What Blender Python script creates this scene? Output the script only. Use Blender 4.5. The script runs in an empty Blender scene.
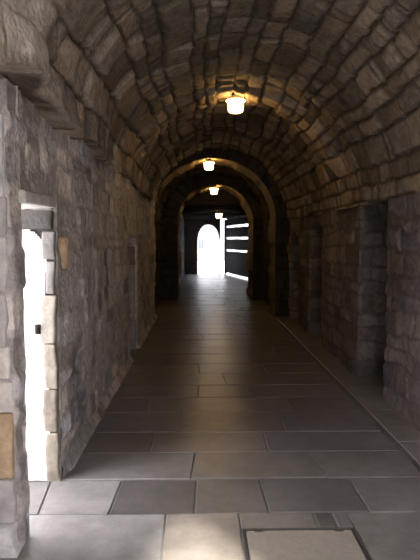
import bpy, bmesh, math, random
import numpy as np

S = bpy.context.scene
COL = S.collection
R = np.random.RandomState(7)
random.seed(7)

# ---------------------------------------------------------------- helpers
def sm(a, b, x):
    t = np.clip((x - a) / (b - a), 0, 1)
    return t * t * (3 - 2 * t)

_T = np.random.RandomState(3).rand(512, 512)
def vnoise(x, y):
    xi = np.floor(x).astype(int); yi = np.floor(y).astype(int)
    fx = x - xi; fy = y - yi
    fx = fx * fx * (3 - 2 * fx); fy = fy * fy * (3 - 2 * fy)
    a = _T[xi % 512, yi % 512]; b = _T[(xi + 1) % 512, yi % 512]
    c = _T[xi % 512, (yi + 1) % 512]; d = _T[(xi + 1) % 512, (yi + 1) % 512]
    return (a * (1 - fx) + b * fx) * (1 - fy) + (c * (1 - fx) + d * fx) * fy

def fbm(x, y, o=4):
    s = 0; w = 0.5; t = 0
    for k in range(o):
        s = s + w * vnoise(x * 2 ** k + 17.3 * k, y * 2 ** k + 5.1 * k); t += w; w *= .5
    return s / t - .5

class Stones:
    """rubble masonry as a height field over (u along the wall, v up the wall)"""
    def __init__(s, seed, u0, u1, v0, v1, ch, ln, warp=.035):
        r = np.random.RandomState(seed)
        s.seed = seed; s.warp = warp
        b = [v0]
        while b[-1] < v1: b.append(b[-1] + r.uniform(*ch))
        s.cb = np.array(b); s.j = []; s.h = []; s.c = []; s.t = []
        for k in range(len(b) + 1):
            e = [u0 - r.uniform(0, ln[1])]
            while e[-1] < u1:
                e.append(e[-1] + (r.uniform(*ln) if r.rand() > .25 else r.uniform(ln[0] * .5, ln[0])))
            s.j.append(np.array(e)); n = len(e) + 1
            s.h.append(r.rand(n)); s.c.append(r.rand(n)); s.t.append(r.uniform(-1, 1, (n, 2)))
    def __call__(s, u, v):
        w = s.warp
        uu = u + 2 * w * fbm(u * 2.1 + s.seed, v * 2.7, 3) + w * fbm(u * 8, v * 8 + s.seed, 2)
        vv = v + 3 * w * fbm(u * 1.3 + 9, v * 1.1 + s.seed, 2) + w * 1.2 * fbm(u * 7 + 3, v * 7 + s.seed, 2)
        k = np.clip(np.searchsorted(s.cb, vv.ravel()) , 1, len(s.cb) - 1).reshape(vv.shape)
        dv = np.minimum(vv - s.cb[k - 1], s.cb[k] - vv)
        d = np.zeros(u.shape); H = np.zeros(u.shape); Cc = np.zeros(u.shape)
        for q in np.unique(k):
            m = k == q
            J = s.j[q]; x = uu[m]
            i = np.clip(np.searchsorted(J, x), 1, len(J) - 1)
            du = np.minimum(x - J[i - 1], J[i] - x)
            d[m] = np.minimum(du, dv[m])
            cu = (x - (J[i] + J[i - 1]) / 2); cv = vv[m] - (s.cb[q] + s.cb[q - 1]) / 2
            H[m] = s.h[q][i] - .5 + s.t[q][i][:, 0] * cu * 1.2 + s.t[q][i][:, 1] * cv * 2.0
            Cc[m] = s.c[q][i]
        return d, H, Cc

def finish(name, verts, faces, mats, parent=None, smooth=True, cols=None, fmat=None, kind=None):
    me = bpy.data.meshes.new(name)
    me.from_pydata(verts, [], faces) if not isinstance(verts, np.ndarray) else me.from_pydata(verts.tolist(), [], faces.tolist() if isinstance(faces, np.ndarray) else faces)
    for m in mats: me.materials.append(m)
    if cols is not None:
        a = me.color_attributes.new('stone', 'FLOAT_COLOR', 'POINT')
        c = np.ones((len(cols), 4), np.float32); c[:, :3] = cols
        a.data.foreach_set('color', c.ravel())
    if smooth: me.polygons.foreach_set('use_smooth', [True] * len(me.polygons))
    if fmat is not None: me.polygons.foreach_set('material_index', list(map(int, fmat)))
    me.update()
    o = bpy.data.objects.new(name, me); COL.objects.link(o)
    if parent: o.parent = parent
    if kind: o['kind'] = kind
    return o

class Geo:
    """collects grids of coloured vertices into one mesh"""
    def __init__(s): s.v = []; s.f = []; s.c = []; s.n = 0
    def grid(s, P, C, mask=None, flip=False):
        a, b = P.shape[:2]
        idx = np.arange(a * b).reshape(a, b) + s.n
        q = np.stack([idx[:-1, :-1], idx[1:, :-1], idx[1:, 1:], idx[:-1, 1:]], -1)
        if flip: q = q[..., ::-1]
        if mask is not None: q = q[mask]
        s.v.append(P.reshape(-1, 3)); s.c.append(C.reshape(-1, 3)); s.f.append(q.reshape(-1, 4)); s.n += a * b
    def build(s, name, mat, kind='structure', parent=None):
        return finish(name, np.concatenate(s.v), np.concatenate(s.f), [mat], parent, True, np.concatenate(s.c), None, kind)

def bm_box(bm, x0, x1, y0, y1, z0, z1, bev=0.0, seg=1, rough=0.0):
    r = bmesh.ops.create_cube(bm, size=1)
    vs = r['verts']
    for v in vs:
        v.co.x = x0 + (v.co.x + .5) * (x1 - x0); v.co.y = y0 + (v.co.y + .5) * (y1 - y0); v.co.z = z0 + (v.co.z + .5) * (z1 - z0)
        if rough:
            v.co.x += random.uniform(-rough, rough); v.co.y += random.uniform(-rough, rough); v.co.z += random.uniform(-rough, rough)
    if bev:
        es = list({e for v in vs for e in v.link_edges})
        bmesh.ops.bevel(bm, geom=es, offset=bev, segments=seg, affect='EDGES', profile=.6)

def bm_obj(name, bm, mat, parent=None, kind=None, smooth=False):
    me = bpy.data.meshes.new(name)
    bm.normal_update(); bm.to_mesh(me); bm.free()
    me.materials.append(mat)
    if smooth: me.polygons.foreach_set('use_smooth', [True] * len(me.polygons))
    o = bpy.data.objects.new(name, me); COL.objects.link(o)
    if parent: o.parent = parent
    if kind: o['kind'] = kind
    return o

def lathe(bm, prof, n=24, c=(0, 0, 0)):
    rings = []
    for r_, z in prof:
        rings.append([bm.verts.new((c[0] + r_ * math.cos(2 * math.pi * k / n), c[1] + r_ * math.sin(2 * math.pi * k / n), c[2] + z)) for k in range(n)])
    for a, b in zip(rings, rings[1:]):
        for k in range(n): bm.faces.new((a[k], a[(k + 1) % n], b[(k + 1) % n], b[k]))
    bm.faces.new(rings[0][::-1]); bm.faces.new(rings[-1])

def thing(name, label, cat, loc, rz=0, group=None):
    o = bpy.data.objects.new(name, None); COL.objects.link(o)
    o.location = loc; o.rotation_euler = (0, 0, rz)
    o['label'] = label; o['category'] = cat
    if group: o['group'] = group
    return o

# ---------------------------------------------------------------- materials
def mat(name, col=None, rough=.85, attr=False, var=.25, scale=9, bump=.25, bscale=35, metal=0, emit=None, spec=.4, stain=None):
    m = bpy.data.materials.new(name); m.use_nodes = True
    nt = m.node_tree; N = nt.nodes; L = nt.links
    b = N['Principled BSDF']
    b.inputs['Roughness'].default_value = rough; b.inputs['Metallic'].default_value = metal
    b.inputs['Specular IOR Level'].default_value = spec
    tc = N.new('ShaderNodeTexCoord')
    nz = N.new('ShaderNodeTexNoise'); nz.inputs['Scale'].default_value = scale; nz.inputs['Detail'].default_value = 8; nz.inputs['Roughness'].default_value = .65
    L.new(tc.outputs['Object'], nz.inputs['Vector'])
    mr = N.new('ShaderNodeMapRange'); mr.inputs['From Min'].default_value = .25; mr.inputs['From Max'].default_value = .75
    mr.inputs['To Min'].default_value = 1 - var; mr.inputs['To Max'].default_value = 1 + var
    L.new(nz.outputs['Fac'], mr.inputs['Value'])
    mx = N.new('ShaderNodeVectorMath'); mx.operation = 'MULTIPLY'
    if attr:
        at = N.new('ShaderNodeAttribute'); at.attribute_name = 'stone'; L.new(at.outputs['Color'], mx.inputs[0])
    else:
        mx.inputs[0].default_value = col
    L.new(mr.outputs['Result'], mx.inputs[1])
    L.new(mx.outputs['Vector'], b.inputs['Base Color'])
    if bump:
        n2 = N.new('ShaderNodeTexNoise'); n2.inputs['Scale'].default_value = bscale; n2.inputs['Detail'].default_value = 6
        L.new(tc.outputs['Object'], n2.inputs['Vector'])
        bp = N.new('ShaderNodeBump'); bp.inputs['Strength'].default_value = bump; bp.inputs['Distance'].default_value = .02
        L.new(n2.outputs['Fac'], bp.inputs['Height']); L.new(bp.outputs['Normal'], b.inputs['Normal'])
    if emit:
        b.inputs['Emission Color'].default_value = (*emit[0], 1); b.inputs['Emission Strength'].default_value = emit[1]
    return m

M_wall = mat('rubble_stone', attr=True, rough=.9, var=.42, scale=16, bump=.7, bscale=34, spec=.12)
M_floor = mat('flagstone', attr=True, rough=.31, var=.3, scale=7, bump=.12, bscale=60, spec=.5)
M_plaster = mat('limewash', (.86, .86, .85), rough=.9, var=.05, bump=.35, bscale=18)
M_jamb = mat('dressed_stone', attr=True, rough=.88, var=.38, scale=10, bump=.4, bscale=30)
M_iron = mat('dark_iron', (.02, .019, .018), rough=.5, var=.3, metal=.6, bump=.1)
M_globe = mat('lamp_glass', (.9, .85, .75), rough=.3, var=0, bump=0, emit=((1, .58, .18), 16))
M_uplight = mat('lamp_uplight', (.9, .85, .75), rough=.3, var=0, bump=0, emit=((1, .58, .17), 110))
M_cap = mat('lamp_cap', (.05, .043, .035), rough=.5, var=.2, bump=.05)
M_wood_shade = mat('tarred_boards_and_shade', (.014, .014, .018), rough=.9, var=.4, scale=6, bump=.3, spec=.05)  # gate boards and ceiling; also paints shade on the end chamber walls
M_white = mat('white_paint', (.85, .85, .84), rough=.5, var=.04, bump=.05)
M_ground = mat('pale_paving', (.55, .54, .52), rough=.8, var=.1, scale=3, bump=.1)
M_house = mat('grey_render', (.15, .16, .17), rough=.9, var=.08, bump=.1)
M_grey = mat('grey_ashlar', (.10, .105, .12), rough=.9, var=.15, bump=.2)
M_glass = mat('window_glass', (.06, .065, .075), rough=.1, var=.0, bump=0)
M_slate = mat('slate', (.10, .11, .13), rough=.6, var=.2, bump=.2)
M_cover = mat('cover_infill', (.30, .265, .225), rough=.5, var=.15, scale=20, bump=.2)
M_steel = mat('worn_steel', (.12, .115, .11), rough=.45, var=.3, metal=.7, bump=.1)
M_outer = mat('outer_masonry', (.22, .2, .18), rough=.9, var=.2, scale=3)

# ---------------------------------------------------------------- stone colours
def colour(d, Cc, u, v, base, spread=.5, mortar=(.5, .5, .5), warm=.06, jw=.012):
    base = np.array(base)
    k = (1 - spread / 2 + spread * Cc)[..., None]
    hue = ((Cc * 7.31) % 1 - .5)[..., None]
    c = base * k * (1 + hue * np.array([warm, 0, -warm * 1.4]) * 2)
    n = (1 + .5 * fbm(u * 5, v * 5, 4) + .8 * fbm(u * 1.6 + 31, v * 1.6, 4))[..., None]
    mw = sm(jw * 1.6, jw * .4, d)[..., None]
    return np.clip(c * n * (1 - mw) + base * np.array(mortar) * mw, .004, .95)

def patch(C, u, v, rects):
    for (ua, ub, va, vb, col, soft) in rects:
        w = fbm(u * 14, v * 14, 3) * soft * 1.5
        m = (sm(ua - soft, ua + soft, u + w) * sm(ub + soft, ub - soft, u + w) * sm(va - soft, va + soft, v + w) * sm(vb + soft, vb - soft, v + w))[..., None]
        C = C * (1 - m) + np.array(col) * m
    return C

def steps(parts):
    out = []
    for a, b, d in parts:
        out.append(np.linspace(a, b, max(2, int(round((b - a) / d)) + 1)))
    return np.unique(np.round(np.concatenate(out), 5))

# ---------------------------------------------------------------- passage shape
XL, XR, CX = -.93, 1.85, .46
HL, HR, CROWN = 2.38, 2.02, 3.47
Y0, Y1 = -.3, 11.3

us_base = steps([(Y0, 2.2, .06), (2.2, 5.5, .02), (5.5, 8, .028), (8, Y1, .04)])

def niche_cols(us, ua, ub, n=10):
    """extra columns bunched at both reveals of a recess so that its sides get their own faces"""
    e = .014
    us = us[~(((us > ua - e) & (us < ua + e)) | ((us > ub - e) & (us < ub + e)))]
    return np.unique(np.concatenate([us, np.linspace(ua, ua + e, n), np.linspace(ub - e, ub, n)])), e

def niche_depth(U, V, ua, ub, h, rise, D, e=.014):
    mid = (ua + ub) / 2; hw = (ub - ua) / 2
    top = h - rise * np.clip(np.abs(U - mid) / hw, 0, 1) ** 2
    top = top + .03 * fbm(U * 6, V * 0 + ua, 2)
    a = np.clip((U - ua) / e, 0, 1) * np.clip((ub - U) / e, 0, 1)
    return D * a * np.clip((top - V) / .022, 0, 1), np.clip((ub - U) / e, 0, 1), np.clip((U - ua) / e, 0, 1)

def wall(side, st, us, hmax, niches, base, rough, spread, rects=(), hole=None, dv=.02, bl=.022, mo=.5, jw=.012):
    sgn = 1 if side == 'left' else -1      # inward direction along X
    x0 = XL if side == 'left' else XR
    vs = steps([(0, hmax, dv)])
    if hole: us = np.unique(np.concatenate([us, [hole[0], hole[1]]]))
    U, V = np.meshgrid(us, vs, indexing='ij')
    dep = np.zeros(U.shape); fr = np.zeros(U.shape); nr = np.zeros(U.shape)
    for (ua, ub, h, rise, D) in niches:
        q, ff, nn = niche_depth(U, V, ua, ub, h, rise, D)
        dep += q
        inside = (U >= ua - 1e-6) & (U <= ub + 1e-6) & (V < h)
        fr = np.where(inside & (U > ub - .02), 1, fr)
        nr = np.where(inside & (U < ua + .02), 1, nr)
    SU = U + np.where(fr > 0, dep, 0) - np.where(nr > 0, dep, 0) + .37 * (dep > .05)
    d, H, Cc = st(SU, V)
    bulge = sm(.0, .035, d)
    disp = rough * (bl * bulge + .034 * H * bulge + .018 * fbm(SU * 9, V * 9, 4) + .05 * fbm(SU * 1.5, V * 1.5, 2)) - .01
    C = colour(d, Cc, SU, V, base, spread, (mo, mo, mo), .06, jw)
    C = patch(C, U, V, rects)
    if side == 'left': disp = disp * (.25 + .75 * sm(.02, .14, V)) + .045 * sm(.10, .0, V) * (dep < .01) * sm(3.6, 3.75, U)
    # battered foot
    X = x0 + sgn * (-dep)
    infar = (fr > 0) & (dep > .01)
    Y = U - np.where(infar, disp * 1.1, 0) + np.where((nr > 0) & (dep > .01), disp, 0)
    X = X + sgn * np.where(infar & (dep < .9 * max([n[4] for n in niches] or [1])), 0, disp)
    P = np.stack([X, Y, V], -1)
    mask = None
    if hole:
        uc = (us[:-1] + us[1:]) / 2; vc = (vs[:-1] + vs[1:]) / 2
        mask = ~(((uc > hole[0]) & (uc < hole[1]))[:, None] & (vc < hole[2])[None, :])
    return P, C, mask

# ---------------------------------------------------------------- left wall
GREY = (.47, .437, .428)
BROWN = (.205, .172, .142)
SOOT = (.190, .154, .118)
DARK_SHADE = (.055, .045, .036)  # stone darkened to stand in for shade in the inner bays
DY0, DY1, DTOP = 2.87, 3.58, 1.80          # open side doorway

st_l = Stones(11, -1, 12, -.3, 2.8, (.10, .24), (.14, .42), .05)
usl, _ = niche_cols(us_base, 7.15, 8.0)
usl, _ = niche_cols(usl, -.45, 2.72); usl = usl[usl >= Y0]
usl = usl
PALE = (.50, .49, .47)
rects_l = [
    (3.30, 3.46, 2.02, 2.22, (.85, .82, .78), .008),
    (3.02, 3.10, 2.05, 2.13, (.85, .82, .78), .01), (3.6, 3.7, 2.02, 2.06, (.7, .66, .6), .01), (3.15, 3.24, 2.20, 2.26, (.6, .57, .52), .01),
    (3.9, 4.3, 1.55, 1.8, (.5, .48, .45), .05), (4.3, 4.7, .5, 1.0, (.52, .50, .49), .06), (3.9, 4.2, .25, .8, (.24, .225, .23), .06), (5.0, 5.5, .3, .9, (.5, .48, .47), .07), (5.4, 5.6, 1.0, 1.5, (.2, .185, .185), .05),
    (3.05, 3.25, 1.98, 2.12, (.48, .46, .43), .02),
    (2.35, 2.72, 1.55, 2.16, (.50, .49, .48), .015),
    (2.55, 2.93, 1.9, 2.05, (.42, .41, .40), .02),
    (3.62, 3.80, 1.1, 1.9, (.36, .34, .32), .03),
    (3.66, 4.6, .0, .16, (.34, .33, .32), .05),
]
P, C, mask = wall('left', st_l, usl, HL, [(-.45, 2.72, 4.0, .0, .42), (7.15, 8.0, 1.68, .05, .32)], GREY, 1.0, .8, rects_l, (DY0, DY1, DTOP), .02, .006, .95, .02)
g = Geo(); g.grid(P, C, mask, flip=True)
# reveals of the side doorway: near side, far side, sloping soffit
def plane_grid(st, o, a, b, na, nb, base, off=(0, 0), rough=.8, spread=.4):
    """a masonry plane from o spanned by vectors a and b; the height field runs along a x b"""
    o, a, b = map(np.array, (o, a, b)); la, lb = np.linalg.norm(a), np.linalg.norm(b)
    s, t = np.meshgrid(np.linspace(0, 1, na), np.linspace(0, 1, nb), indexing='ij')
    n = np.cross(a, b); n = n / np.linalg.norm(n)
    U = s * la + off[0]; V = t * lb + off[1]
    d, H, Cc = st(U, V)
    disp = rough * (.022 * sm(0, .035, d) + .03 * H * sm(0, .03, d) + .02 * fbm(U * 9, V * 9, 4)) - .01
    return o + s[..., None] * a + t[..., None] * b + disp[..., None] * n, colour(d, Cc, U, V, base, spread)
WO = -1.46                                   # outer face of the left wall
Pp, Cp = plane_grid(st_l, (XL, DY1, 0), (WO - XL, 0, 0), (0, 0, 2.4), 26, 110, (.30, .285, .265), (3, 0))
g.grid(Pp, Cp, flip=False)
Pp, Cp = plane_grid(st_l, (WO, DY0, 0), (XL - WO, 0, 0), (0, 0, 2.4), 26, 110, GREY, (6, 0))
g.grid(Pp, Cp, flip=False)
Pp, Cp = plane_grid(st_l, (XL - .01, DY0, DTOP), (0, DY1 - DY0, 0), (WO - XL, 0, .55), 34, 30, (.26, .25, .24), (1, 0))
g.grid(Pp, Cp, flip=True)
wl = g.build('wall_left', M_wall)

# ---------------------------------------------------------------- right wall
st_r = Stones(23, -1, 12, -.3, 2.8, (.12, .28), (.16, .50), .055)
usr = us_base
NR = [(5.38, 6.32, 2.12, .04, .46), (8.25, 9.25, 1.88, .10, .42), (10.15, 11.0, 1.76, .22, .40)]
for n_ in NR: usr, _ = niche_cols(usr, n_[0], n_[1], 14)
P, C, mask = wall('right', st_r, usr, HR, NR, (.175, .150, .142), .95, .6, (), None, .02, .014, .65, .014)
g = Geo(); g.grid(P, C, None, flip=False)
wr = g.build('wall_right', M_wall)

# ---------------------------------------------------------------- vault
def vault(name, y0, y1, xl, xr, hl, hr, crown, st, base, du, dv, lip=.07, rough=1.2, usv=None, spread=.85):
    cx = (xl + xr) / 2; a = (xr - xl) / 2
    th = np.linspace(0, math.pi, 400)          # 0 = left spring
    x = cx - a * np.cos(th)
    hh = np.where(th < math.pi / 2, hl, hr)
    z = hh + (crown - hh) * np.sin(th)
    s = np.concatenate([[0], np.cumsum(np.hypot(np.diff(x), np.diff(z)))])
    L = s[-1]; vs = np.linspace(0, L, int(L / dv))
    us = usv if usv is not None else np.linspace(y0, y1, int((y1 - y0) / du))
    U, V = np.meshgrid(us, vs, indexing='ij')
    TH = np.interp(V, s, th)
    X = np.interp(V, s, x); Z = np.interp(V, s, z)
    HH = np.where(TH < math.pi / 2, hl, hr)
    nx = np.cos(TH) * (crown - HH); nz = -np.sin(TH) * a
    nl = np.hypot(nx, nz) + 1e-9; nx, nz = nx / nl, nz / nl
    d, H, Cc = st(U, V)
    b = sm(0, .028, d)
    disp = rough * (.04 * b + .06 * H * b + .02 * fbm(U * 9, V * 9, 4) + .07 * fbm(U * 1.2, V * 1.2, 2))
    if lip > .05: disp = disp + .075 * sm(6.66, 6.72, U) * sm(7.2, 7.14, U) * sm(.35, .7, V) * sm(L - .35, L - .7, V)
    disp = disp + lip * sm(.55, 0, V) * sm(7.5, 4.0, U + 1.6 * fbm(U * 1.7, V * 0, 2)) * np.clip(1 + 3.5 * fbm(U * 2.6, V * 0 + 4, 2), 0, 2.2)
    Zj = .22 * fbm(U * 2.3, V * 0 + 2, 3) * sm(.4, 0, V) * (lip > .05)
    P = np.stack([X + nx * disp, U, Z + nz * disp + Zj], -1)
    C = colour(d, Cc, U, V, base, spread, (.30, .29, .28), .06, .014)
    if lip > .05: C = patch(C, U, V, [(2.0, 2.95, .05, .75, (.40, .35, .30), .06), (3.95, 4.12, 1.75, 1.9, (.36, .27, .18), .02), (3.75, 4.3, 2.0, 2.13, (.34, .29, .23), .02)])
    # stone colour gets paler and cooler towards the left springing
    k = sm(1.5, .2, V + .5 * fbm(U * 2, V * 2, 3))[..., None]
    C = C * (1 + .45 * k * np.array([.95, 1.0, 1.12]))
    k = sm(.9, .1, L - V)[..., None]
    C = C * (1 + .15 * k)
    G = Geo(); G.grid(P, C, None, flip=True)
    # undersides of the springing, back to the wall face
    e = P[:, 0, :]; w = e.copy(); w[:, 0] = xl - (.48 if lip > .05 else .06); w[:, 2] += .04
    G.grid(np.stack([w, e], 1), np.stack([C[:, 0] * .9, C[:, 0]], 1), None, flip=True)
    e = P[:, -1, :]; w = e.copy(); w[:, 0] = xr + .08; w[:, 2] += .01
    G.grid(np.stack([e, w], 1), np.stack([C[:, -1], C[:, -1]], 1), None, flip=True)
    return G.build(name, M_wall)

st_v = Stones(31, -1, 16, -.2, 5.2, (.13, .30), (.15, .55), .034)
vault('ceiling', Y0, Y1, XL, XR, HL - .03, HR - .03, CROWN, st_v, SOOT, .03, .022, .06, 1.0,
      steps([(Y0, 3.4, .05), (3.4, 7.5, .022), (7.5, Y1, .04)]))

# ---------------------------------------------------------------- transverse rib, second bay, cross wall, end chamber
def arch_pts(cx, hw, spring, crown, n=28, foot=0.0):
    p = [(cx - hw, foot)] + [(cx - hw, foot + (spring - foot) * k / 8) for k in range(1, 9)]
    for k in range(1, n): 
        t = math.pi * k / n
        p.append((cx - hw * math.cos(t), spring + (crown - spring) * math.sin(t)))
    p += [(cx + hw, spring - (spring - foot) * k / 8) for k in range(0, 9)]
    return np.array(p)

def arch_ring(G, cx, hw, spring, crown, y0, y1, out, st, base, outer=None, n=40):
    """front face, intrados and back face of an arch with legs to the floor"""
    p = arch_pts(cx, hw, spring, crown, n)
    if outer is None:
        q = arch_pts(cx, hw + out, spring, crown + out, n)
    else: q = outer(p)
    s = np.concatenate([[0], np.cumsum(np.hypot(*np.diff(p, axis=0).T))])
    sf = np.linspace(0, s[-1], int(s[-1] / .045))
    px = np.interp(sf, s, p[:, 0]); pz = np.interp(sf, s, p[:, 1]); qx = np.interp(sf, s, q[:, 0]); qz = np.interp(sf, s, q[:, 1])
    m = max(4, int((y1 - y0) / .05)); w = max(6, int(np.hypot(qx - px, qz - pz).max() / .06))
    # intrados
    T, Y = np.meshgrid(sf, np.linspace(y0, y1, m), indexing='ij')
    d, H, Cc = st(Y, T); ds = .008 * sm(0, .03, d) + .010 * H
    cz = np.minimum(pz, spring)
    nx = cx - px; nz = cz - pz; nl = np.hypot(nx, nz); nx, nz = nx / nl, nz / nl
    edge = sm(0, .06, np.minimum(Y - y0, y1 - Y)); ds = ds * edge
    P = np.stack([px[:, None] + nx[:, None] * ds, Y, pz[:, None] + nz[:, None] * ds], -1)
    G.grid(P, colour(d, Cc, Y, T, (.30, .235, .16), .4), None, flip=False)  # paler, warmer colour paints in the lamplit ring; the faces stay dark
    for yy, fl, sg in ((y0, True, -1), (y1, False, 1)):
        T, K = np.meshgrid(sf, np.linspace(0, 1, w), indexing='ij')
        X = px[:, None] * (1 - K) + qx[:, None] * K; Z = pz[:, None] * (1 - K) + qz[:, None] * K
        rad = np.hypot(X - px[:, None], Z - pz[:, None])
        d, H, Cc = st(rad, T); ds = (.02 * sm(0, .03, d) + .025 * H) * sm(0, .06, rad)
        G.grid(np.stack([X, yy + sg * ds, Z], -1), colour(d, Cc, rad, T, base, .4), None, flip=fl)

st_a = Stones(41, -1, 8, -.3, 12, (.16, .28), (.2, .4), .02)
g = Geo()
RIB = (.265, 1.30, 2.02, 3.27)
arch_ring(g, *RIB, 11.3, 12.2, .75, st_a, DARK_SHADE)
rib = g.build('wall_rib', M_wall)
rib.name = 'wall_middle'

st_b = Stones(43, 10, 27, -.3, 3, (.18, .3), (.25, .5), .03)
BX0, BX1 = -1.06, 1.70
def side_wall(G, x, sgn, y0, y1, h, base, st, dd=.05):
    U, V = np.meshgrid(np.linspace(y0, y1, int((y1 - y0) / dd)), np.linspace(0, h, int(h / dd)), indexing='ij')
    d, H, Cc = st(U, V)
    disp = .025 * sm(0, .035, d) + .03 * H
    G.grid(np.stack([x + sgn * disp, U, V], -1), colour(d, Cc, U, V, base, .45), None, flip=(sgn > 0))
g = Geo(); side_wall(g, BX0, 1, 11.7, 14.5, 2.1, DARK_SHADE, st_b); g.build('wall_left', M_wall).name = 'wall_left_inner'
g = Geo(); side_wall(g, BX1, -1, 11.7, 14.5, 2.1, DARK_SHADE, st_b); g.build('wall_right_inner', M_wall)
vault('ceiling_inner', 11.7, 14.55, BX0, BX1, 2.05, 2.05, 3.36, Stones(45, 10, 16, -.2, 5, (.16, .28), (.2, .5), .03), DARK_SHADE, .05, .05, .02, 1.0)

g = Geo()
arch_ring(g, .41, 1.0, 2.06, 3.06, 14.5, 15.9, 1.3, st_a, DARK_SHADE)
g.build('wall_cross', M_wall)

CX0, CX1, CH = -.75, 2.05, 2.62
GA, GB = (1.17, 25.5), (2.0, 21.5)     # line of the boarded gate, open yard beyond it
EY = 25.5
g = Geo(); side_wall(g, CX0, 1, 15.85, EY, CH, (.05, .043, .038), st_b, .07); g.build('wall_left_end', M_wood_shade)  # near-black colour stands in for shade on this wall
g = Geo(); side_wall(g, CX1, -1, 15.85, 21.5, CH, (.05, .043, .038), st_b, .07); g.build('wall_right_end', M_wood_shade)  # same painted shade as the left side
def poly_prism(bm, pts, z0, z1):
    a = [bm.verts.new((x, y, z0)) for x, y in pts]; b = [bm.verts.new((x, y, z1)) for x, y in pts]
    bm.faces.new(a[::-1]); bm.faces.new(b)
    for k in range(len(pts)): bm.faces.new((a[k], a[(k + 1) % len(pts)], b[(k + 1) % len(pts)], b[k]))
bm = bmesh.new()
poly_prism(bm, [(CX0 - .3, 15.9), (2.35, 15.9), (2.35, 21.4), (2.08, 21.4), (1.25, 25.6), (1.25, EY + .5), (CX0 - .3, EY + .5)], CH, CH + .25)
for k in range(9):
    y = 16.2 + k * 1.05
    bm_box(bm, CX0, 1.9 if y < 21.3 else 1.9 - (y + .18 - 21.5) * .2075, y, y + .18, CH - .05, CH + .1, .01)
bm_obj('ceiling_end', bm, M_wood_shade, kind='structure')
g = Geo()   # wall that drops from the cross arch to the flat ceiling
U, V = np.meshgrid(np.linspace(CX0 - .3, CX1 + .3, 60), np.linspace(CH - .02, 3.9, 26), indexing='ij')
d, H, Cc = st_b(U + 12, V); g.grid(np.stack([U, 15.9 - .025 * sm(0, .035, d) - .03 * H, V], -1), colour(d, Cc, U, V, DARK_SHADE, .4), None, flip=False)
T_ = np.stack([U[:, :2], np.stack([np.full(60, 14.9), np.full(60, 15.95)], 1), np.full((60, 2), 3.6)], -1)
g.grid(T_, np.full((60, 2, 3), .1))
g.build('wall_drop', M_wood_shade)  # near-black colour keeps the drop wall in painted shade

# end wall with the pointed doorway
def pointed(cx, hw, spring, apex, n=20):
    l = [(cx - hw, 0)] + [(cx - hw, spring * k / 6) for k in range(1, 7)]
    for k in range(1, n + 1):
        t = k / n; l.append((cx - hw * math.cos(t * math.pi / 2) ** .85, spring + (apex - spring) * math.sin(t * math.pi / 2) ** 1.08))
    r = [(2 * cx - x, z) for x, z in l[::-1][1:]]
    return np.array(l + r)
DCX, DHW = .40, .52
def wall_with_hole(G, hole, x0, x1, ztop, y, sg, base, st):
    # strips from the opening out to a rectangle
    q = []
    cx = hole[:, 0].mean()
    for (x, z) in hole:
        zc = .9
        dx, dz = x - cx, z - zc
        if z <= 1.2: q.append((x0 if x < cx else x1, z))
        else:
            t = min([((x0 - cx) / dx) if dx < -1e-6 else 1e9, ((x1 - cx) / dx) if dx > 1e-6 else 1e9, (ztop - zc) / dz if dz > 1e-6 else 1e9])
            q.append((cx + dx * t, zc + dz * t))
    q = np.array(q)
    # make sure the rectangle's corners are reached
    for cxn in (x0, x1):
        i = np.argmin(np.hypot(q[:, 0] - cxn, q[:, 1] - ztop)); q[i] = (cxn, ztop)
    K = np.linspace(0, 1, 14)
    X = hole[:, 0][:, None] * (1 - K) + q[:, 0][:, None] * K; Z = hole[:, 1][:, None] * (1 - K) + q[:, 1][:, None] * K
    d, H, Cc = st(X + 14, Z)
    G.grid(np.stack([X, y + sg * (.02 * sm(0, .03, d)) * (K > 0), Z], -1), colour(d, Cc, X, Z, base, .4), None, flip=(sg < 0))
hole = pointed(DCX, DHW, 1.5, 2.32)
g = Geo()
wall_with_hole(g, hole, CX0 - .3, .95, CH + .2, EY, -1, (.05, .043, .038), st_b)  # inner face darkened in place of shade, like the chamber walls
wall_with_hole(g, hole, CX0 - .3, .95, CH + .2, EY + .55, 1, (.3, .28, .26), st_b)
Pq = np.stack([np.repeat(hole[:, 0][:, None], 6, 1), np.repeat(np.linspace(EY, EY + .55, 6)[None], len(hole), 0), np.repeat(hole[:, 1][:, None], 6, 1)], -1)
g.grid(Pq, np.full(Pq.shape, .22), None, flip=False)
g.build('wall_end', M_wall)

# near end: masonry face with the pointed gate arch that lets the daylight in behind the viewer
g = Geo()
GATE = np.array([(-.5, 0), (-.5, .5), (-.5, 1.0), (-.5, 1.6)] + [(-.5 + 1.3 * (k / 16) ** .9, 1.6 + 1.82 * k / 16) for k in range(1, 17)] + [(.8 + 1.0 * (k / 16) ** 1.05, 3.42 - 1.82 * k / 16) for k in range(1, 17)] + [(1.8, 1.0), (1.8, .5), (1.8, 0)])
wall_with_hole(g, GATE, -1.46, 3.0, 4.4, -.55, -1, GREY, st_b)
wall_with_hole(g, GATE, -1.46, 3.0, 4.4, -.28, 1, GREY, st_b)
Pq = np.stack([np.repeat(GATE[:, 0][:, None], 4, 1), np.repeat(np.linspace(-.55, -.28, 4)[None], len(GATE), 0), np.repeat(GATE[:, 1][:, None], 4, 1)], -1)
g.grid(Pq, np.full(Pq.shape, .22), None, flip=False)
g.build('wall_front', M_wall)

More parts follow.
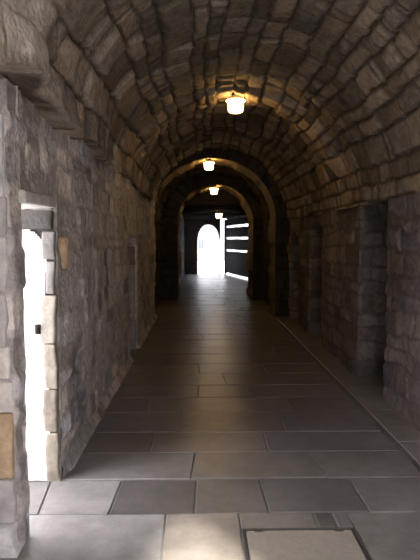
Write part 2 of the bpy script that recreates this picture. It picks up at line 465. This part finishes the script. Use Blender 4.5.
# outer skin of the building
bm = bmesh.new()
def quad(*p): bm.faces.new([bm.verts.new(c) for c in p])
X0, X1, YA, YB, ZT = -1.46, 3.0, -.55, EY + .55, 4.4
quad((X0, YA, 0), (X0, DY0, 0), (X0, DY0, ZT), (X0, YA, ZT))
quad((X0, DY1, 0), (X0, YB, 0), (X0, YB, ZT), (X0, DY1, ZT))
quad((X0, DY0, 2.35), (X0, DY1, 2.35), (X0, DY1, ZT), (X0, DY0, ZT))
bm_obj('wall_outer_left', bm, M_outer, kind='structure'); bm = bmesh.new()
quad((X1, YA, 0), (X1, YA, ZT), (X1, 21.5, ZT), (X1, 21.5, 0))
quad((CX1 - .02, 21.5, 0), (X1, 21.5, 0), (X1, 21.5, ZT), (CX1 - .02, 21.5, ZT))
bm_obj('wall_outer_right', bm, M_outer, kind='structure'); bm = bmesh.new()
quad((X0, YB, CH + .2), (1.2, YB, CH + .2), (1.2, YB, ZT), (X0, YB, ZT))
bm_obj('wall_back_upper', bm, M_outer, kind='structure'); bm = bmesh.new()
quad((2.09, 21.5, CH - .1), (1.26, 25.5, CH - .1), (1.26, 25.5, ZT), (2.09, 21.5, ZT))
quad((1.26, 25.5, CH - .1), (1.26, YB, CH - .1), (1.26, YB, ZT), (1.26, 25.5, ZT))
bm_obj('wall_above_gate', bm, M_outer, kind='structure'); bm = bmesh.new()
quad((X0, YB, 0), (CX0 - .3, YB, 0), (CX0 - .3, YB, CH + .2), (X0, YB, CH + .2))
bm_obj('wall_back', bm, M_outer, kind='structure')
bm = bmesh.new(); poly_prism(bm, [(X0 - .1, YA - .1), (X1 + .1, YA - .1), (X1 + .1, 21.6), (2.1, 21.6), (1.3, 25.5), (1.3, YB + .1), (X0 - .1, YB + .1)], ZT, ZT + .3)
bm_obj('roof', bm, M_slate, kind='structure')

# ---------------------------------------------------------------- floor
fv, ff, fc = [], [], []
def slab(x0, x1, y0, y1, col, gap=.0035, z=0.0, skew=(0, 0)):
    """one flagstone: bevelled top with a slightly uneven surface"""
    n = len(fv); g_ = gap; b = .006
    nx = max(2, int((x1 - x0) / (.05 if y0 < 6 else .12))); ny = max(2, int((y1 - y0) / (.05 if y0 < 6 else .12)))
    zz = z + random.uniform(-.002, .002); tx, ty = random.uniform(-.004, .004), random.uniform(-.004, .004)
    xs = [x0 + g_] + list(np.linspace(x0 + g_ + b, x1 - g_ - b, nx)) + [x1 - g_]
    ys = [y0 + g_] + list(np.linspace(y0 + g_ + b, y1 - g_ - b, ny)) + [y1 - g_]
    for i, x in enumerate(xs):
        for j, y in enumerate(ys):
            rim = i in (0, len(xs) - 1) or j in (0, len(ys) - 1)
            u = (x - x0) / (x1 - x0) - .5; w = (y - y0) / (y1 - y0) - .5
            xx = x + (skew[0] * (.5 - u) + skew[1] * (u + .5)) * w
            h = zz + tx * u + ty * w - (.007 if rim else 0) + .003 * float(fbm(np.array([x * 3.]), np.array([y * 3.]), 2)[0])
            fv.append((xx, y, h))
            k = 1 + .7 * float(fbm(np.array([x * 2.5 + 40]), np.array([y * 2.5]), 4)[0])
            fc.append([c * k for c in col])
    w_ = len(ys)
    for i in range(len(xs) - 1):
        for j in range(len(ys) - 1):
            a = n + i * w_ + j
            ff.append((a, a + w_, a + w_ + 1, a + 1))
FB = (.168, .150, .145)
def fcol(l=.85, h=1.12, t=None):
    k = random.uniform(l, h); w = random.uniform(-.04, .04) if t is None else t
    return (FB[0] * k * (1 + w), FB[1] * k, FB[2] * k * (1 - w * 1.3))
CVX0, CVX1, CVY0, CVY1 = .225, .86, 2.28, 2.915
XE = 1.52           # slabs run to the gutter strip
def row(y0, y1, joints, cols=None, x0=-1.0, x1=XE):
    e = [x0] + joints + [x1]
    sk = [0] + [random.uniform(-.05, .03) for _ in joints] + [0]
    for i in range(len(e) - 1):
        c = cols[i] if cols and cols[i] else fcol()
        if y0 > 13: c = tuple(.5 * q for q in c)  # slabs deep inside get a darker colour in place of shade
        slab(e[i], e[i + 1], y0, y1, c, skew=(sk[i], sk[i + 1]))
PL = (.30, .285, .27)
random.seed(21)
# under and before the viewer
y = -1.4
while y < 1.7:
    j = []; x = -1.0 + random.uniform(.4, .9)
    while x < 1.2: j.append(x); x += random.uniform(.5, .9)
    row(y, min(y + .5, CVY0) if y + .5 < 1.7 else CVY0, j); y += .5

# the row with the access cover
XA = -.20
slab(-1.7, XA, CVY0, 3.09, (.25, .24, .23)); slab(XA, CVX0, CVY0, 3.09, (.24, .215, .19)); slab(CVX1, XE, CVY0, 3.09, (.19, .176, .165))
slab(CVX0, .66, CVY1, 3.09, (.19, .175, .158)); slab(.66, .77, CVY1, 3.09, (.12, .11, .10)); slab(.77, CVX1, CVY1, 3.09, (.18, .165, .155))
# dark worn row, strong pale joint behind it
row(3.09, 3.545, [-.97, -.53, -.03, .40, 1.0], [(.16, .15, .145), (.23, .22, .212), (.10, .093, .088), (.125, .116, .11), (.125, .116, .11), (.165, .155, .148)], -1.7)
row(3.56, 4.016, [-.05, .84], [(.19, .178, .17), (.165, .148, .135), (.17, .155, .145)])
row(4.016, 4.449, [-.38, .52], None)
row(4.449, 4.98, [-.18, .72], None)
row(4.98, 5.465, [-.5, .86], None)
row(5.465, 5.93, [-.02, .59], None)
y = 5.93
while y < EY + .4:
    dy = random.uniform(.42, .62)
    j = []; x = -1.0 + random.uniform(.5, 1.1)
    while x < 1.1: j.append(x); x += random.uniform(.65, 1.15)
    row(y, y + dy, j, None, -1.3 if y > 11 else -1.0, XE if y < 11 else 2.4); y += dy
# gutter strip along the right wall and the thresholds in the recesses
y = -1.4
while y < 11:
    slab(XE + .05, 2.4, y, y + .8, (.20, .185, .172), z=.004); slab(XE, XE + .05, y, y + .8, (.07, .064, .06), z=-.012, gap=.003); y += .8
slab(-1.7, -1.0, 1.2, CVY0, (.25, .24, .23)); slab(-1.7, -1.0, 3.56, 3.7, (.25, .24, .23), z=-.006)
fl = finish('floor', fv, ff, [M_floor], None, False, np.array(fc), None, 'structure')
bm = bmesh.new(); bm_box(bm, -1.75, 3.0, -1.5, EY + .6, -.2, -.012)
M_mort = mat('lime_mortar', (.24, .228, .215), rough=.9, var=.25, scale=6, bump=.2)
bm_obj('floor_bed', bm, M_mort, kind='structure')

# pale chamfered footing at the left wall, kerb on the far right
def prism_strip(name, pts, wd, ht, m, seed):
    bm = bmesh.new(); random.seed(seed)
    for (a, b) in zip(pts, pts[1:]):
        ax, ay = a; bx, by = b; L = math.hypot(bx - ax, by - ay); n = max(1, int(L / .7))
        for k in range(n):
            t0, t1 = k / n + .004, (k + 1) / n - .004
            p0 = (ax + (bx - ax) * t0, ay + (by - ay) * t0); p1 = (ax + (bx - ax) * t1, ay + (by - ay) * t1)
            nx, ny = (by - ay) / L, -(bx - ax) / L
            w = wd * random.uniform(.92, 1.08); h = ht * random.uniform(.85, 1.1)
            vs = [bm.verts.new((p[0] + nx * o, p[1] + ny * o, z)) for p in (p0, p1) for (o, z) in ((-w * .6, -.01), (-w * .6, h), (w * .1, h * .9), (w * .5, -.01))]
            for q in ((0, 1, 5, 4), (1, 2, 6, 5), (2, 3, 7, 6), (3, 2, 1, 0), (4, 5, 6, 7)): bm.faces.new([vs[i] for i in q])
    bmesh.ops.recalc_face_normals(bm, faces=bm.faces)
    return bm_obj(name, bm, m, kind='structure')
M_foot = mat('footing_stone', (.27, .26, .25), rough=.75, var=.3, scale=8, bump=.4)
M_kerb = mat('pale_kerb', (.6, .6, .58), rough=.6, var=.1, bump=.1)
prism_strip('baseboard_right', [(1.95, 21.4), (1.50, 15.1)], .10, .05, M_kerb, 5)

# ---------------------------------------------------------------- side doorway dressings
def block_stack(name, blocks, m=M_jamb, jit=.012):
    """weathered blocks, each with its own colour, in one mesh"""
    V, F, Cs = [], [], []
    for (x0, x1, y0, y1, z0, z1, col) in blocks:
        b = bmesh.new(); bm_box(b, x0, x1, y0, y1, z0, z1, min(.012, .25 * min(x1 - x0, y1 - y0, z1 - z0)), 2, jit * .5)
        bmesh.ops.subdivide_edges(b, edges=[e for e in b.edges if e.calc_length() > .05], cuts=3, use_grid_fill=True)
        for v in b.verts:
            n = fbm(np.array([v.co.x * 9 + v.co.z * 3, v.co.y * 9 + 7]), np.array([v.co.z * 9, v.co.z * 7 + v.co.x * 5]), 3)
            v.co.x += float(n[0]) * jit * 2; v.co.y += float(n[1]) * jit * 2
        b.verts.index_update(); k = len(V)
        V += [tuple(v.co) for v in b.verts]; F += [tuple(v.index + k for v in f.verts) for f in b.faces]
        Cs += [col] * (len(V) - k); b.free()
    return finish(name, V, F, [m], None, True, np.array(Cs), None, 'structure')
random.seed(9)
# near pier: big quoins, then a rough set-back strip beside the opening
block_stack('trim_1', [
    (-1.40, -.935, 2.66, 2.80, -.02, .16, (.60, .585, .585)),
    (-1.40, -.945, 2.70, 2.80, .165, .39, (.42, .40, .39)),
    (-1.40, -.948, 2.695, 2.80, .395, .73, (.46, .335, .215)),
    (-1.40, -.940, 2.69, 2.80, .735, .90, (.62, .58, .54)),
    (-1.40, -.950, 2.70, 2.80, .905, 1.07, (.66, .62, .58)),
    (-1.40, -.962, 2.70, 2.80, 1.075, 1.34, (.46, .44, .43)),
    (-1.40, -.950, 2.70, 2.80, 1.345, 1.62, (.52, .495, .48)),
    (-1.40, -.955, 2.70, 2.80, 1.625, 1.81, (.47, .45, .44)),
    (-1.40, -.960, 2.68, 2.80, 1.815, 2.20, (.66, .65, .645)),
    (-1.40, -.97, 2.71, 2.80, 2.205, 2.42, (.42, .405, .395)),
    (-1.3, -.962, 2.78, 2.89, -.02, .30, (.33, .30, .30)),
    (-1.3, -.955, 2.78, 2.885, .31, .62, (.36, .325, .33)),
    (-1.3, -.965, 2.78, 2.89, .63, 1.02, (.33, .31, .31)),
    (-1.3, -.958, 2.78, 2.885, 1.03, 1.42, (.46, .44, .43)),
    (-1.3, -.962, 2.78, 2.89, 1.43, 1.82, (.42, .40, .38)),
], jit=.016)
# far jamb: tan dressed stones
block_stack('trim_2', [
    (-1.025, -.938, 3.535, 3.62, -.02, .32, (0.252, 0.222, 0.180)),
    (-1.035, -.942, 3.540, 3.62, .33, .62, (0.240, 0.210, 0.174)),
    (-1.02, -.936, 3.530, 3.62, .63, .92, (0.276, 0.246, 0.204)),
    (-1.04, -.940, 3.535, 3.62, .93, 1.24, (0.300, 0.276, 0.240)),
    (-1.00, -.945, 3.540, 3.62, 1.25, 1.46, (0.240, 0.228, 0.216)),
    (-1.02, -.94, 3.535, 3.62, 1.47, 1.66, (0.216, 0.204, 0.198)),
    (-1.25, -.955, 3.520, 3.62, 1.67, 1.79, (.085, .08, .076)),  # top block coloured dark as the shadow under the lintel
])
# pale projecting lintel slab
block_stack('trim_3', [(-1.12, -.90, 2.84, 3.44, 1.795, 1.865, (.50, .49, .47))])

# limewashed plaster on the far reveal
xs = np.linspace(-1.46, -.995, 34); zs = np.linspace(0.0, 1.70, 110)
U, V = np.meshgrid(xs, zs, indexing='ij')
yy = 3.56 - .010 * fbm(U * 12, V * 12, 3) - .012
nd = .02 * fbm(U * 0 + 5, V * 9, 3)
xc = (xs[:-1] + xs[1:]) / 2; zc = (zs[:-1] + zs[1:]) / 2
XC, ZC = np.meshgrid(xc, zc, indexing='ij')
edge = -1.005 + .05 * fbm(ZC * 7, ZC * 0 + 2, 3) - .11 * sm(1.56, 1.70, ZC) ** 1.5
mask = XC < edge
G_ = Geo(); G_.grid(np.stack([U, yy, V], -1), np.full(U.shape + (3,), .8), mask, flip=False)
pl = G_.build('wall_reveal', M_plaster)

# iron keep let into the plaster
kp = thing('door_keep', 'small dark iron door keep set in the white limewashed side doorway', 'door keep', (-1.055, 3.535, 1.02))
bm = bmesh.new(); bm_box(bm, -.018, .018, -.012, .03, -.032, .032, .004); bm_obj('plate', bm, M_iron, kp)
bm = bmesh.new(); bm_box(bm, -.008, .008, -.03, -.01, -.018, .018, .003); bm_obj('staple', bm, M_iron, kp)

# weathered tan knob of stone on the wall
bm = bmesh.new()
lathe(bm, [(.012, -.125), (.03, -.11), (.045, -.07), (.052, 0), (.054, .05), (.048, .085), (.03, .1)], 14)
for v in bm.verts:
    v.co += v.normal * .0
    v.co.x *= .9; k = float(fbm(np.array([v.co.z * 22 + 3]), np.array([math.atan2(v.co.y, v.co.x) * 2]), 2)[0]); v.co.x *= 1 + .3 * k; v.co.y *= 1 + .3 * k
co = bm_obj('stone_knob', bm, mat('tan_sandstone', (.47, .33, .21), rough=.85, var=.35, scale=14, bump=.5), smooth=True)
co.location = (XL - .005, 3.72, 1.525)
co['label'] = 'weathered tan stone knob projecting from left wall beside the white doorway'; co['category'] = 'stone knob'

# pale dressed strip in the second left recess
block_stack('trim_4', [
    (-1.24, -.95, 7.93, 8.1, -.02, .42, (.30, .29, .29)), (-1.24, -.95, 7.925, 8.1, .43, .86, (.34, .33, .33)),
    (-1.24, -.95, 7.93, 8.1, .87, 1.22, (.30, .29, .285)), (-1.24, -.95, 7.93, 8.1, 1.23, 1.5, (.20, .18, .165)),
])

# ---------------------------------------------------------------- lamps
def make_lamp():
    t = thing('ceiling_lamp', 'x', 'ceiling lamp', (0, 0, 0), 0, 'lamps along the vault crown')
    bm = bmesh.new(); lathe(bm, [(.088, -.034), (.088, .012), (.05, .02), (.05, .10)], 24); bm_obj('cap', bm, M_cap, t)
    bm = bmesh.new(); lathe(bm, [(.062, -.176), (.083, -.167), (.094, -.147), (.098, -.11), (.098, -.05), (.092, -.036)][::1], 28); bm_obj('globe', bm, M_globe, t, smooth=True)
    bm = bmesh.new()      # glowing ring added to the lamp to throw light up on the stones
    lathe(bm, [(.097, -.05), (.116, -.036), (.116, -.032), (.089, -.034)], 28); bm_obj('rim', bm, M_uplight, t, smooth=True)
    bm = bmesh.new(); lathe(bm, [(.022, .10), (.022, .30)], 12); bm_obj('stem', bm, M_cap, t)
    return t
lamp0 = make_lamp()
spots = [((.445, 6.90, 3.355), 'nearest and largest glowing jar lamp on the vault crown'),
         ((.19, 11.62, 3.25), 'second glowing jar lamp along the vault, under the rib arch'),
         ((.385, 14.95, 3.02), 'third glowing jar lamp, under the narrow cross arch'),
         ((.64, 18.5, 2.50), 'farthest small glowing lamp, above the bright end doorway')]
for i, (p, lb) in enumerate(spots):
    if i == 0: t = lamp0
    else:
        t = lamp0.copy(); COL.objects.link(t)
        for ch in list(lamp0.children):
            c = ch.copy(); COL.objects.link(c); c.parent = t
    t.location = p; t['label'] = lb

# ---------------------------------------------------------------- gate leaf
GL = math.hypot(GB[0] - GA[0], GB[1] - GA[1]); ga = math.atan2(GB[1] - GA[1], GB[0] - GA[0])
gt = thing('boarded_gate', 'dark boarded gate with three bright open slots, right of the end doorway', 'gate', (GA[0], GA[1], 0), ga)
# local x runs along the gate; local -y faces the passage
def boards(z0, z1, seed):
    bm = bmesh.new(); n = 16; r = random.Random(seed)
    for k in range(n):
        a = .12 + (GL - .36) * k / n; b = .12 + (GL - .36) * (k + 1) / n
        bm_box(bm, a + .002, b - .001, -.025, .025, z0 + r.uniform(-.012, .012), z1 + r.uniform(-.012, .012), .005)
    bm_box(bm, .12, GL - .24, .026, .05, z0 + .05, z1 - .05)
    return bm_obj('board_panel', bm, M_wood_shade, gt)
Z = [.10, 1.08, 1.18, 1.63, 1.73, 2.15, 2.25, 2.52]
for k in range(4): boards(Z[2 * k], Z[2 * k + 1], k)
bm = bmesh.new(); bm_box(bm, 0, .12, -.04, .06, .02, 2.53, .01); bm_obj('post', bm, M_wood_shade, gt)
bm = bmesh.new(); bm_box(bm, GL - .24, GL + .05, -.04, .06, .0, 2.53, .01); bm_obj('post', bm, M_wood_shade, gt)

# ---------------------------------------------------------------- access cover
cv = thing('access_cover', 'square access cover with thin metal rim set in the flagstones', 'access cover', ((CVX0 + CVX1) / 2, (CVY0 + CVY1) / 2, 0))
w2, l2 = (CVX1 - CVX0) / 2 - .006, (CVY1 - CVY0) / 2 - .006
bm = bmesh.new()
for (a, b, c, d_) in ((-w2, w2, -l2, -l2 + .014), (-w2, w2, l2 - .014, l2), (-w2, -w2 + .014, -l2 + .014, l2 - .014), (w2 - .014, w2, -l2 + .014, l2 - .014)):
    bm_box(bm, a, b, c, d_, -.012, .006, .002)
bm_obj('frame', bm, M_steel, cv)
bm = bmesh.new(); bm_box(bm, -w2 + .02, w2 - .02, -l2 + .02, l2 - .02, -.012, .004, .004); bm_obj('cover_slab', bm, M_cover, cv)
for sx in (-1, 1):
    bm = bmesh.new(); bm_box(bm, sx * (w2 - .09) - .025, sx * (w2 - .09) + .025, l2 - .04, l2 - .024, -.004, .0055, .002); bm_obj('lifting_eye', bm, M_steel, cv)

# ---------------------------------------------------------------- outside
bm = bmesh.new()
bm_box(bm, -30, 30, EY + .6, 70, -.2, -.02); bm_box(bm, 3.0, 30, -1.5, EY + .6, -.2, -.02)
bm_obj('ground_beyond', bm, M_ground, kind='structure')
bm = bmesh.new(); bm_box(bm, -30, 30, -30, -1.5, -.2, -.02); bm_box(bm, -30, -1.75, -1.5, EY + .6, -.2, -.02)
bm_obj('ground_front', bm, M_ground, kind='structure')
bm = bmesh.new(); bm_box(bm, -22, 22, -7.6, -7, -.1, 3.6, .02); bm_box(bm, -22.1, 22.1, -7.7, -6.9, 3.6, 3.75, .02)
bm_obj('wall_light_block', bm, M_outer, kind='structure')  # unseen wall added behind the viewer to darken the passage's far end
hs = thing('house', 'grey rendered house with small windows seen through the end doorway', 'house', (.6, 42, 0))
bm = bmesh.new(); bm_box(bm, -4, 3.6, 0, 6, -.1, 5.2); bm_obj('wall', bm, M_house, hs)
bm = bmesh.new()
vs = [bm.verts.new(p) for p in ((-4.2, -.25, 5.2), (3.8, -.25, 5.2), (3.8, 6.2, 5.2), (-4.2, 6.2, 5.2), (-4.2, 3, 7.6), (3.8, 3, 7.6))]
for q in ((0, 1, 5, 4), (2, 3, 4, 5), (0, 4, 3), (1, 2, 5), (3, 2, 1, 0)): bm.faces.new([vs[i] for i in q])
bm_obj('roof', bm, M_slate, hs)
for x, z in ((-.52, .9), (-.52, 2.9), (2.2, .9), (2.2, 2.9), (-2.4, 2.9)):
    bm = bmesh.new()
    for (a, b, c, d_) in ((-.25, .25, 0, .06), (-.25, .25, .74, .8), (-.25, -.19, .06, .74), (.19, .25, .06, .74), (-.02, .02, .06, .74)):
        bm_box(bm, x + a, x + b, -.05, .04, z + c, z + d_)
    w = bm_obj('window', bm, M_grey, hs)
    bm = bmesh.new(); bm_box(bm, x - .19, x + .19, -.02, -.005, z + .06, z + .74); bm_obj('pane', bm, M_glass, w)
sw = bmesh.new()
bm_box(sw, .68, 1.0, 31, 39, -.1, 3.6, .02)
bm_box(sw, .65, 1.03, 30.95, 39.05, 3.6, 3.75, .02)
o = bm_obj('boundary_wall', sw, M_grey)
o['label'] = 'grey coped stone wall outside, seen through right half of the end doorway'; o['category'] = 'wall'

# ---------------------------------------------------------------- light
w = bpy.data.worlds.new('World'); S.world = w; w.use_nodes = True
bg = w.node_tree.nodes['Background']
bg.inputs['Color'].default_value = (.98, .95, 1.0, 1); bg.inputs['Strength'].default_value = 13.5
sl = bpy.data.lights.new('sun', 'SUN'); sl.energy = 18; sl.color = (1, .94, .84); sl.angle = math.radians(3)
so = bpy.data.objects.new('sun', sl); COL.objects.link(so)
from mathutils import Vector
az, el = math.radians(-13.8), math.radians(43)
dirv = Vector((math.sin(az) * math.cos(el), math.cos(az) * math.cos(el), -math.sin(el)))
so.rotation_euler = dirv.to_track_quat('-Z', 'Y').to_euler()

# ---------------------------------------------------------------- camera
cd = bpy.data.cameras.new('camera'); cd.sensor_fit = 'VERTICAL'; cd.sensor_height = 36; cd.lens = 36 * 545 / 560
cam = bpy.data.objects.new('camera', cd); COL.objects.link(cam)
cam.location = (0, 0, 1.6)
pitch = math.atan(40 / 545); yaw = math.atan(10 / 545)
cam.rotation_euler = (math.pi / 2 - pitch, 0, -yaw)
cd.clip_start = .02; cd.clip_end = 300
S.camera = cam
S.view_settings.view_transform = 'Standard'; S.view_settings.look = 'None'; S.view_settings.gamma = 1; S.view_settings.exposure = 0
S.cycles.use_denoising = True
S.cycles.max_bounces = 12; S.cycles.diffuse_bounces = 8
